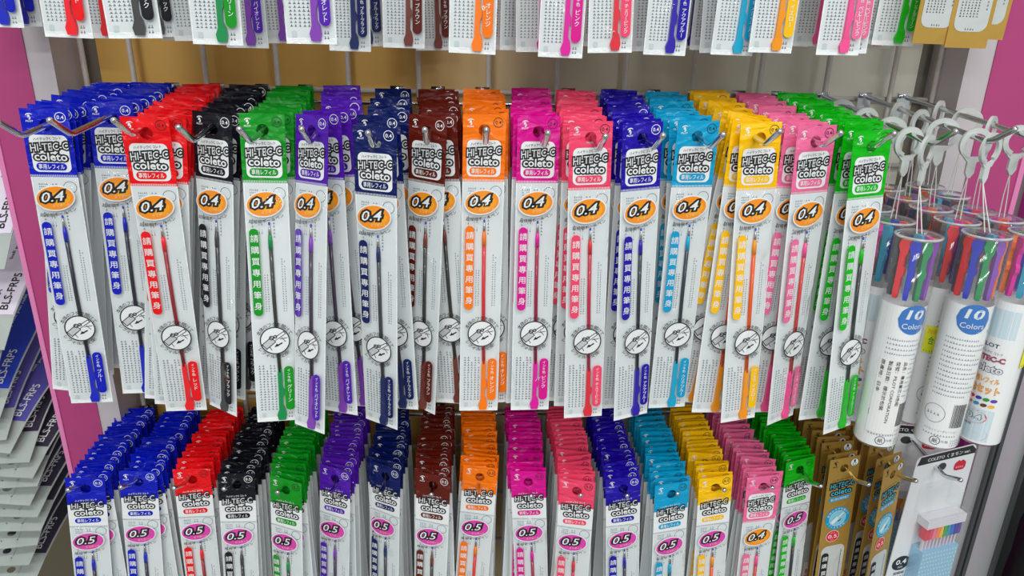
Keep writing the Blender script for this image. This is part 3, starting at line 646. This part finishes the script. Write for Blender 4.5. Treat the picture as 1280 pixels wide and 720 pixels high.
def tube_prototype():
    parts = []
    sh = MB(); sh.lathe([(.5, 0), (RT - 1, 0), (RT, -.8), (RT, -33), (RT + .25, -33.4), (RT + .25, -34.4), (RT, -34.8), (RT, -HT + 2), (RT - 1.2, -HT), (.5, -HT)], TUBE, 36)
    parts.append(('shell', sh.mesh('shell', None, True), None))
    rm = MB(); rm.lathe([(RT - .9, .25), (RT + .2, -.2), (RT + .2, -1.0), (RT - .6, -1.2)], mat('clear_rim', (206, 210, 208), .15, coat=.8, trans=.5), 36); parts.append(('cap_rim', rm.mesh('cap_rim', None, True), None))
    pp = MB(); R0 = RT - .5; half = PI * R0; wrapped_sheet(pp, -half, half, -HT + 1.5, -41, 0, PAPER, 40)
    y = -.12
    wdisc(pp, 2.5, -49, 9.3, y, STICKB, 14); pp.text('10', 2.5, -45.6, 10.5, 6.2, y - .12, WHITE, .03, shear=.15); pp.text('Colors', 2.5, -53, 13, 3.4, y - .12, WHITE, .004)
    pp.box(5, 14.5, y - .05, y, -58, -56, BLACKINK); pp.text('ご使用上の注意', 9.7, -57, 8.6, 1.2, y - .12, WHITE, 0)
    for k in range(13): R = random.Random(k); pp.marks(-10, 14 if k % 3 else 9, -62.8 - 3.1 * k, -61 - 3.1 * k, 15, 1, y, GREYINK, .85)
    R = random.Random(4); x = 4
    while x < 13: wd = R.choice((.25, .4, .6)); pp.box(x, x + wd, y - .04, y, -121, -105, BLACKINK); x += wd + R.choice((.25, .4))
    pp.ring(-6, -113, 6.0, 6.3, y, GREYINK); pp.marks(-10, -2, -114, -111, 4, 1, y, GREYINK)
    pp.text('パイロットコーポレーション', 0, -124, 20, 1.6, y, GREYINK, 0); pp.marks(-10, 10, -127.6, -125.8, 12, 1, y, GREYINK, .8)
    pp.ring(-2, -131, 2.6, 3.0, y, BLACKINK); pp.text('紙', -2, -131, 3, 3, y, BLACKINK, .006); pp.text('外箱', 3.4, -131, 4, 1.8, y, GREYINK, 0)
    pp.marks(7, 14, -134, -129, 5, 3, y, GREYINK)
    # the face printed in colour, on the far side of the text
    xc = half - 1.0
    def front(xs):
        SKY = mat('pale_sky_print', (196, 224, 240), .5); wrapped_sheet(pp, xs - 11, xs + 11, -64, -46, y + .06, mat('pale_blue_tint', (214, 232, 240), .5), 8); wrapped_sheet(pp, xs - 11, xs + 11, -HT + 3, -112, y + .06, mat('pale_blue_tint', (214, 232, 240), .5), 8)
        NV = mat('navy_print', (40, 50, 130), .5); MG = mat('crimson_print', (214, 30, 96), .5); YL = mat('yellow_letter_print', (255, 210, 30), .5); OR = mat('red_orange_print', (232, 70, 40), .5)
        pp.ring(xs - 9.6, -68.5, 1.2, 1.7, y, NV, a0=rad(30), a1=rad(200)); pp.disc(xs - 9.6, -69, .8, .8, y, NV); pp.text('PILOT', xs - 1.6, -69.4, 11.5, 2.6, y, NV, .02)
        pp.text('ハイテックC コレト', xs - 1, -74, 16, 1.8, y, NV, 0); pp.outlined('HI-TEC-C', xs - .6, -78, 19, 3.4, y, MG, NV, .02, .04); pp.outlined('coleto', xs, -84.4, 18, 5, y, WHITE, NV, .03, .05)
        pp.outlined('専用レフィル', xs + 1, -92, 16, 3.8, y, YL, OR, .01, .035); pp.outlined('10色セット', xs, -98.4, 21, 5.6, y, YL, OR, .012, .04)
        for i in range(10):
            c = ['black', 'red', 'blue', 'green', 'violet', 'magenta', 'orange', 'cyan', 'brown', 'yellow'][i]; pp.disc(xs - 8 + 4.2 * (i % 5) - .6 * (i // 5), -105 - 4 * (i // 5), 1.9, 1.2, y, ink_mat(c), rad(12), 16)
        pp.disc(xs + 1, -118, 6.6, 4.4, y, OR, rad(8)); pp.outlined('0.4', xs + .6, -117.6, 8.5, 3.8, y - .12, WHITE, BLACKINK, .02, .04); pp.text('超極細', xs - 3, -123.6, 6, 1.4, y, BLACKINK, 0)
        pp.rrect(xs - 9, xs + 10, -132.5, -126, 3, y, mat('pink_pill_print', (240, 60, 150), .5)); pp.text('本体ボディは別売', xs + .5, -128.1, 13, 2.0, y - .12, WHITE, .004); pp.text('お求め下さい', xs + .5, -130.7, 11, 2.0, y - .12, WHITE, .004)
    front(xc - 12)
    parts.append(('insert_sheet', pp.mesh('insert_sheet', wrap(R0), False), None))
    order = ['red', 'blue', 'green', 'violet', 'orange', 'magenta', 'cyan', 'navy', 'brown', 'black']
    for i, c in enumerate(order):
        a = rad(-62 + 36 * i); r = 9.2; px, py = r * math.sin(a), -r * math.cos(a); mb = MB(); pts = plug_outline(0, -46, -2.5, 1.0)
        pts = [(x, z) for x, z in plug_outline(0, -46, -2.5 - 87, 1.0)]; pts = [(x, -92 - z) if False else (x, -48.5 - (z + 46)) for x, z in plug_outline(0, -46, -89.5)]
        pts = [(x, -38 - (z + 46)) for x, z in plug_outline(0, -46, -81.5, 1.1)]
        mb.extrude(pts, -1.3, 1.3, plug_mat(c)); ca, sa = math.cos(a * .8), math.sin(a * .8); mb_ = mb
        parts.append(('refill', mb.mesh('refill', lambda x, y_, z, px=px, py=py, ca=ca, sa=sa: (px + x * ca - y_ * sa, py + x * sa + y_ * ca, z + 43.5 - 43.5)), None))
    return parts
TUBEPARTS = tube_prototype()
def tube_thing(P, yaw, hang_z, ring_yaw, label, sticker=None, swing=(0, 0)):
    """P: centre of the tube's top (camera frame, mm); hang_z: height of the rod the ring hangs on."""
    root = empty('refill_tube', P); tag(root, label, 'refill tube', 'tubes of ten refills')
    made = {}
    for nm, me, par in TUBEPARTS:
        o = obj(nm, me, root); o.rotation_euler = (0, 0, yaw)
    up = hang_z - P.z - 4.6      # ring centre above the tube top
    h = MB(); n = 30; sx, sy = swing
    def ringpart(r0, r1, a0, a1, t):
        pts = [(r1 * math.cos(a0 + (a1 - a0) * i / n), r1 * math.sin(a0 + (a1 - a0) * i / n)) for i in range(n + 1)]; inn = [(r0 * math.cos(a0 + (a1 - a0) * i / n), r0 * math.sin(a0 + (a1 - a0) * i / n)) for i in range(n + 1)]
        for i in range(n):
            q = [pts[i], pts[i + 1], inn[i + 1], inn[i]]
            h.add([(x, -t, z) for x, z in q] + [(x, t, z) for x, z in q], [(0, 1, 2, 3), (7, 6, 5, 4), (0, 4, 5, 1), (2, 6, 7, 3)] + ([(0, 3, 7, 4)] if i == 0 else []) + ([(1, 5, 6, 2)] if i == n - 1 else []), FROST)
    ringpart(6.2, 9.4, rad(-52), rad(252), .9)
    h.extrude([(-7.2, -5.0), (-3.2, -7.6), (3.4, -7.4), (6.6, -5.6), (4.0, -10), (2.6, -10.6), (2.6, -17), (.8, -20), (-.8, -20), (-2.6, -17), (-2.6, -10.6), (-4.4, -9)], -.9, .9, FROST)
    o = obj('hanger', h.mesh('hanger'), root); o.location = Vector((sx, sy, up)) * MM; o.rotation_euler = (0, 0, ring_yaw)
    l = MB(); l.tube([(sx, sy, up - 18.5), (sx * .4 + .6, sy * .5 - .5, (up - 18.5) * .5), (1.2, -.6, .2)], .32, LINE, 6); l.tube([(sx, sy, up - 18.5), (sx * .6 - .8, sy * .5 + .5, (up - 18.5) * .5), (-1.2, .6, .2)], .32, LINE, 6); obj('line', l.mesh('line'), root)
    if sticker: sticker(root)
    return root
def on_shell(draw, name, root, yaw):
    mb = MB(); draw(mb); o = obj(name, mb.mesh(name, wrap(RT + .12)), root); o.rotation_euler = (0, 0, yaw)
def price(text, x0, x1, z0, z1):
    def d(mb):
        wrapped_sheet(mb, x0, x1, z0, z1, 0, YSTICK, 6); GR = mat('green_stamp_ink', (30, 150, 60), .6)
        mb.text('70元', (x0 + x1) / 2, z1 - (z1 - z0) * .2, (x1 - x0) * .7, (z1 - z0) * .18, -.12, mat('orange_stamp_ink', (230, 150, 40), .6), 0); mb.text(text, (x0 + x1) / 2, (z0 + z1) / 2 - .5, (x1 - x0) * .4, (z1 - z0) * .3, -.12, GR, .01); mb.marks(x0 + 1, x1 - 1, z0 + 1, z0 + 2.5, 4, 1, -.12, GR)
    return d
def white_label(mb):
    wrapped_sheet(mb, -12, 5, -126, -74, 0, LABW, 8)
    for k, (t, w_) in enumerate((('品名：專用筆芯10色組', 30), ('型號：PILOT CORPORATION', 42), ('製造日期：標示於包裝', 34), ('原產地：日本', 22))):
        mb.text(t, 2.8 - 4.2 * k, -76 - w_ / 2, w_, 2.3, -.12, BLACKINK, .006, -PI / 2)
rods = []
TUB = [(259, 404, 5), (294.5, 397, 5), (324.5, 400, 5)]
hn = ['first', 'second', 'third']; place = ['front of', 'second on', 'third on', 'fourth on', 'fifth on']
for hi, (X, Y0, n) in enumerate(TUB):
    tipz = (-59, -57.5, -56)[hi]
    hook(Vector((X + (0, -3, -3)[hi], 392, tipz)), -59.0, f'chrome display hook carrying clear refill tubes, {hn[hi]} from the green packets', 'hooks with tubes')
    for k in range(n):
        R = random.Random(hi * 10 + k); Y = Y0 + 28 * k; rod = -59 - (551 - max(Y, 410)) / 141 * (69 - 59 + (tipz + 59) * -1)
        P = Vector((X + R.uniform(-1, 1) * (k > 0), Y, -120 + R.uniform(-2, 2) * (k > 0) + (3 if hi else 0)))
        yw = {(0, 0): rad(-8), (0, 1): rad(165), (1, 0): rad(-28), (1, 1): rad(22), (2, 0): rad(176)}.get((hi, k), R.uniform(-3, 3))
        tube_thing(P, yw, max(rod, P.z + 40), {(0, 0): rad(38), (0, 1): rad(8), (1, 0): rad(25)}.get((hi, k), R.uniform(-.7, .7)), f'clear tube of ten colour refills, {place[k]} the {hn[hi]} tube hook', None, (R.uniform(-3, 3), max(0, 414 - Y) * 1.0))
        r = bpy.data.objects['refill_tube' if (hi, k) == (0, 0) else f'refill_tube.{hi * 5 + k:03d}']
        if (hi, k) == (0, 0): on_shell(white_label, 'paper_label', r, rad(-8)); r['label'] = 'clear refill tube with white paper label, hanging at the front of its hook'
        if (hi, k) == (0, 1): on_shell(price('合', -4, 5, -102, -85), 'price_sticker', r, rad(14)); r['label'] = 'clear refill tube with printed front and yellow sticker, beside the bright green packets'
        if (hi, k) == (1, 1): on_shell(price('合', -4, 4, -84, -66), 'price_sticker', r, rad(-30)); r['label'] = 'clear refill tube with yellow price sticker, behind the white-labelled tube'
        if (hi, k) == (1, 0): r['label'] = 'clear refill tube with blue round sticker and barcode, front of the second tube hook'
        if (hi, k) == (2, 0): on_shell(price('特', -4, 5, -82, -64), 'price_sticker', r, rad(36)); r['label'] = 'clear refill tube with colourful printed front, front of the third tube hook'

# ------------------------------------------------------------------ carded pen packs, lower right
CARD = mat('white_card', (228, 230, 232), .45, coat=.4); CARDK = mat('black_card_print', (28, 28, 30), .45, coat=.4)
BLIS = film_mat('clear_blister', bump=0.1, bscale=30, gloss=0.05, rough=0.05, haze=0.04)
def card_parts():
    P = []
    c = MB(); HWc = 27
    pts = []
    for (qx, qz, a) in ((HWc - 4, 9, 0), (-HWc + 8, 7, PI / 2), (-HWc + 4, -136, PI), (HWc - 4, -136, 1.5 * PI)):
        for i in range(7): pts.append((qx + 4 * math.cos(a + PI / 2 * i / 6), qz + 4 * math.sin(a + PI / 2 * i / 6)))
    c.extrude(pts, -.3, .3, CARD); y = -.45
    c.poly([(-20, 10.6), (HWc - 4, 12.6), (HWc - .2, 9), (HWc - .2, 6), (-22, 4.4)], y, CARDK)
    c.text('COLETO くまモン ver.', 4, 8.3, 36, 3.0, y - .15, WHITE, .006, rad(2)); c.disc(0, 0, 3.6, 3.0, y - .1, mat('hang_hole_dark', (60, 60, 62), .6))
    c.rrect(11, 21, -5.5, 1.5, 2.5, y, mat('red_emblem', (206, 30, 54), .45)); c.poly([(12.5, 1.2), (14.5, 2.6), (16, 1.2), (17.5, 2.6), (19.5, 1.2)], y - .05, mat('red_emblem', (206, 30, 54), .45)); c.marks(12.5, 19.5, -3.4, -1.0, 4, 1, y - .12, WHITE, .7)
    c.disc(-15, -76, 7.6, 6, y, CARDK); c.text('0.4', -15, -74.8, 9, 4.2, y - .12, WHITE, .02); c.text('mm', -15, -79.4, 4, 1.5, y - .12, WHITE, 0)
    c.text('超極細', -15, -84.6, 9, 2.4, y, BLACKINK, .006); c.text('ボールペン', -15, -88, 11, 2.2, y, BLACKINK, .006)
    P.append(('card', c.mesh('card'), None))
    b = MB(); b.box(-9, 22, -10, -.6, -134, -61, mat('pale_blue_pen_sleeve', (150, 200, 232), .35, coat=.4))
    DOT = mat('pale_green_dot', (214, 240, 222), .4)
    for i in range(12):
        for j in range(20):
            b.disc(-8 + 2.55 * i + (.8 if j % 2 else 0), -63.5 - 3.5 * j, .65, .65, -10.15, DOT, n=8)
    P.append(('pen_body', b.mesh('pen_body'), None))
    RB = [(226, 30, 60), (236, 60, 100), (246, 120, 160), (250, 140, 70), (252, 190, 50), (60, 170, 60), (20, 160, 170), (30, 110, 210), (60, 50, 170), (100, 50, 160)]
    for i, col in enumerate(RB):
        x = -8 + 3.1 * i; t = MB(); m = mat('rainbow_%d' % i, col, .4, coat=.3)
        t.extrude([(x - 1.5, -50), (x - 1.1, -42.5), (x + 1.1, -42.5), (x + 1.5, -50), (x + 1.2, -52), (x - 1.2, -52)], -9, -4, m); t.box(x - .55, x + .55, -7.6, -6, -62, -52, mat('pale_stem', (226, 206, 216), .4)); P.append(('refill_slider', t.mesh('refill_slider'), None))
    w_ = MB(); w_.box(-10, 23, -9.5, -.5, -42.4, -36, mat('white_tray', (226, 222, 230), .4)); P.append(('tray', w_.mesh('tray'), None))
    bl = MB(); prof = [(-11, 24.5, -.4, -137), (-10.5, 24, -11, -135), (-10.5, 24, -11, -34), (-15, 12, -12, -31), (-15, 12, -12, -14), (-13, 10, -.4, -11)]
    for k in range(len(prof) - 1):
        x0, x1, yy, z = prof[k]; X0, X1, Y1, Z1 = prof[k + 1]
        bl.add([(x0, yy, z), (x1, yy, z), (X1, Y1, Z1), (X0, Y1, Z1), (x0, -.4, z), (x1, -.4, z), (X0, -.4, Z1), (X1, -.4, Z1)], [(0, 1, 2, 3), (4, 0, 3, 6), (1, 5, 7, 2)], BLIS)
    P.append(('blister', bl.mesh('blister'), None)); return P
CP = card_parts()
def card_pack(hole, yaw, label):
    r = obj('carded_pen', CP[0][1])
    for nm, me, par in CP[1:]: obj(nm, me, r)
    r.matrix_world = Matrix.Translation(W(hole)) @ Matrix.Rotation(yaw, 4, 'Z') @ Matrix.Scale(1.13, 4); tag(r, label, 'pen pack', 'carded pens at the lower right'); return r
tipc = atY(1201, 600, 432)
hook(tipc, -314, 'chrome display hook through the white carded pens, lower right', 'hooks of the bottom row', 16, 8)
card_pack(Vector((tipc.x + 6, 462, -319)), rad(15), 'white carded pen with rainbow sliders, in front on the lower right hook')
card_pack(Vector((tipc.x - 3, 496, -317)), rad(-12), 'white carded pen behind the front one, on the lower right hook')

# ------------------------------------------------------------------ neighbouring bays
GREYT = mat('milky_tab_plastic', (188, 196, 190), .35, coat=.6, bump=.3, bscale=40, vary=.25, coat_bump=2)
DARKL = mat('dark_violet_label', (58, 50, 70), .4, coat=.4); PURPL = mat('violet_label', (92, 84, 168), .4, coat=.4); BLUEL = mat('blue_label', (40, 66, 190), .4, coat=.4); LILAC = mat('lilac_white_label', (226, 218, 232), .4, coat=.3)
def flat_pack(P, pitch, yaw, roll, scheme, label):
    """A pen-refill pack lying with its hang hole towards the viewer; local y runs along its length, z up."""
    L, Hh = 150, 24; face = {'dark': DARKL, 'violet': PURPL, 'blue': BLUEL, 'white': LILAC}[scheme]; tx = BLACKINK if scheme == 'white' else WHITE
    def curl(x, y, z): return (x, y, z - 8 * (max(0, 60 - y) / 60) ** 2)
    b = MB()
    # tab with a round hole
    n = 20; S = 7; hy = 13
    for zz in (-.25, .25):
        vs = []; fs = []
        for i in range(n):
            a = 2 * PI * i / n; c_, s_ = math.cos(a), math.sin(a); k = S / max(abs(c_), abs(s_)); vs += [(3.6 * c_, hy + 2.8 * s_, zz), (k * c_, hy + k * s_, zz)]
        for i in range(n): j = (i + 1) % n; fs.append((2 * i, 2 * i + 1, 2 * j + 1, 2 * j))
        b.add(vs, fs, GREYT)
        for x0, x1, y0, y1 in ((-Hh, -S, 0, 26), (S, Hh, 0, 26), (-S, S, 0, hy - S), (-S, S, hy + S, 26)): b.add([(x0, y0, zz), (x1, y0, zz), (x1, y1, zz), (x0, y1, zz)], [(0, 1, 2, 3)], GREYT)
    for k in range(8):
        y0 = 26 + 15 * k; b.box(-Hh, Hh, y0, y0 + 15, -.4, .4, GREYT)
    r = obj('refill_pack', b.mesh('refill_pack', curl))
    f = MB()
    for k in range(8):
        y0 = 28 + 14 * k; f.add([(-Hh + 1, y0, .6), (Hh - 1, y0, .6), (Hh - 1, y0 + 14, .6), (-Hh + 1, y0 + 14, .6)], [(0, 1, 2, 3)], face)
    t = MB()
    def txt(s_, y0, x, ln, ht):
        v, ff = glyphs(s_, .012); a0, a1, b0, b1 = span(s_, .012)
        t.add([(x - (q[1] - (b0 + b1) / 2) * ht / (b1 - b0), y0 + (q[0] - a0) * ln / (a1 - a0), .9) for q in v], ff, tx)
    txt('PILOT', 32, -15, 20, 5); txt('0.5', 32, -5, 14, 7); txt('EXTRA', 32, 5, 18, 4.4); txt('BLS-FRP5', 32, 14, 34, 6.5); txt('ball point pen refill', 80, 2, 48, 3.2)
    obj('label_print', f.mesh('label_print', curl), r); obj('lettering', t.mesh('lettering', curl), r)
    r.matrix_world = Matrix.Translation(W(P)) @ Matrix.Rotation(yaw, 4, 'Z') @ Matrix.Rotation(pitch, 4, 'X') @ Matrix.Rotation(roll, 4, 'Y')
    tag(r, label, 'refill pack', 'refill packs piled in the left bay'); return r
PILE = [(-36, 330, 38, 'white'), (-34, 430, 34, 'white'), (-46, 470, 26, 'violet'), (-40, 520, 26, 'blue'), (-30, 546, 22, 'violet'), (-22, 556, 19, 'violet'), (0, 572, 17, 'dark'), (8, 588, 16, 'dark'), (12, 602, 15, 'dark'), (4, 622, 16, 'dark'), (14, 638, 13, 'dark'), (18, 656, 12, 'dark'), (12, 678, 14, 'dark'), (4, 700, 12, 'dark'), (10, 724, 12, 'dark')]
names = ['topmost', 'second from the top', 'third from the top', 'fourth from the top', 'fifth from the top', 'sixth from the top', 'seventh from the top', 'eighth from the top', 'ninth from the top', 'tenth from the top', 'eleventh from the top', 'twelfth from the top', 'thirteenth from the top', 'fourteenth from the top', 'lowest in view']
wordsc = {'white': 'lilac-white', 'violet': 'violet', 'blue': 'blue', 'dark': 'dark'}
for i, (u, v, pt, sch) in enumerate(PILE):
    R = random.Random(i + 50); P = atY(u - 8, v, 530)
    flat_pack(P, rad(pt), rad(R.uniform(-6, 6)), rad(R.uniform(-5, 5)), sch, f'refill pack with {wordsc[sch]} label in the left pile, {names[i]}')

# right bay: clear divider and a dark bag
P0, PM, P1 = atY(1193, 650, 506), atY(1214, 650, 506), atY(1251, 650, 506)
ACR = film_mat('smoky_clear_acrylic', tint=(.72, .76, .76), bump=.03, bscale=10, gloss=.08, rough=.08, haze=.28)
dv = tag(empty('display_divider', (P0.x, 506, -560)), 'clear acrylic divider with dark edge strips at the right end of the bay', 'divider')
def rel(o): q = o.location.copy(); return lambda x, y, z: (x - q.x * 1000, y - DG - q.y * 1000, z + HZ - q.z * 1000)
a = plain_box(P0.x, P1.x, 502, 505, -800, -150, ACR); obj('panel', a.mesh('panel', rel(dv)), dv)
for (x0, x1, y0) in ((PM.x - 4.4, PM.x - 2.2, 499), (PM.x - .2, PM.x + 3.0, 499), (P1.x - 1, P1.x + 1.2, 498)):
    e = plain_box(x0, x1, y0, 506, -800, -150, mat('dark_edge_strip', (62, 66, 68), .25, coat=.6)); obj('edge_strip', e.mesh('edge_strip', rel(dv)), dv)
bg = MB(); R = random.Random(2); prof = []
nb, mb_ = 16, 26
vs = []; fs = []
for j in range(mb_ + 1):
    z = -290 - 550 * j / mb_; g_ = min(1, j / 6)
    for i in range(nb):
        a = 2 * PI * i / nb; q = 1 + .05 * math.sin(3 * a + j * .5) + R.uniform(-.02, .02); vs.append((P1.x + 74 + 62 * q * math.cos(a) * (.35 + .65 * g_), 490 + 48 * q * math.sin(a) * (.3 + .7 * g_), z))
for j in range(mb_):
    for i in range(nb): k = (i + 1) % nb; fs.append((j * nb + i, j * nb + k, (j + 1) * nb + k, (j + 1) * nb + i))
fs.append(tuple(range(nb))); bg.add(vs, fs, mat('black_fabric_bag', (20, 20, 22), .7, bump=.4, bscale=120))
o = obj('black_bag', bg.mesh('black_bag', lambda x, y, z: (x, y - DG, z + HZ), True)); tag(o, 'black bag standing in the bay right of the clear divider', 'bag')
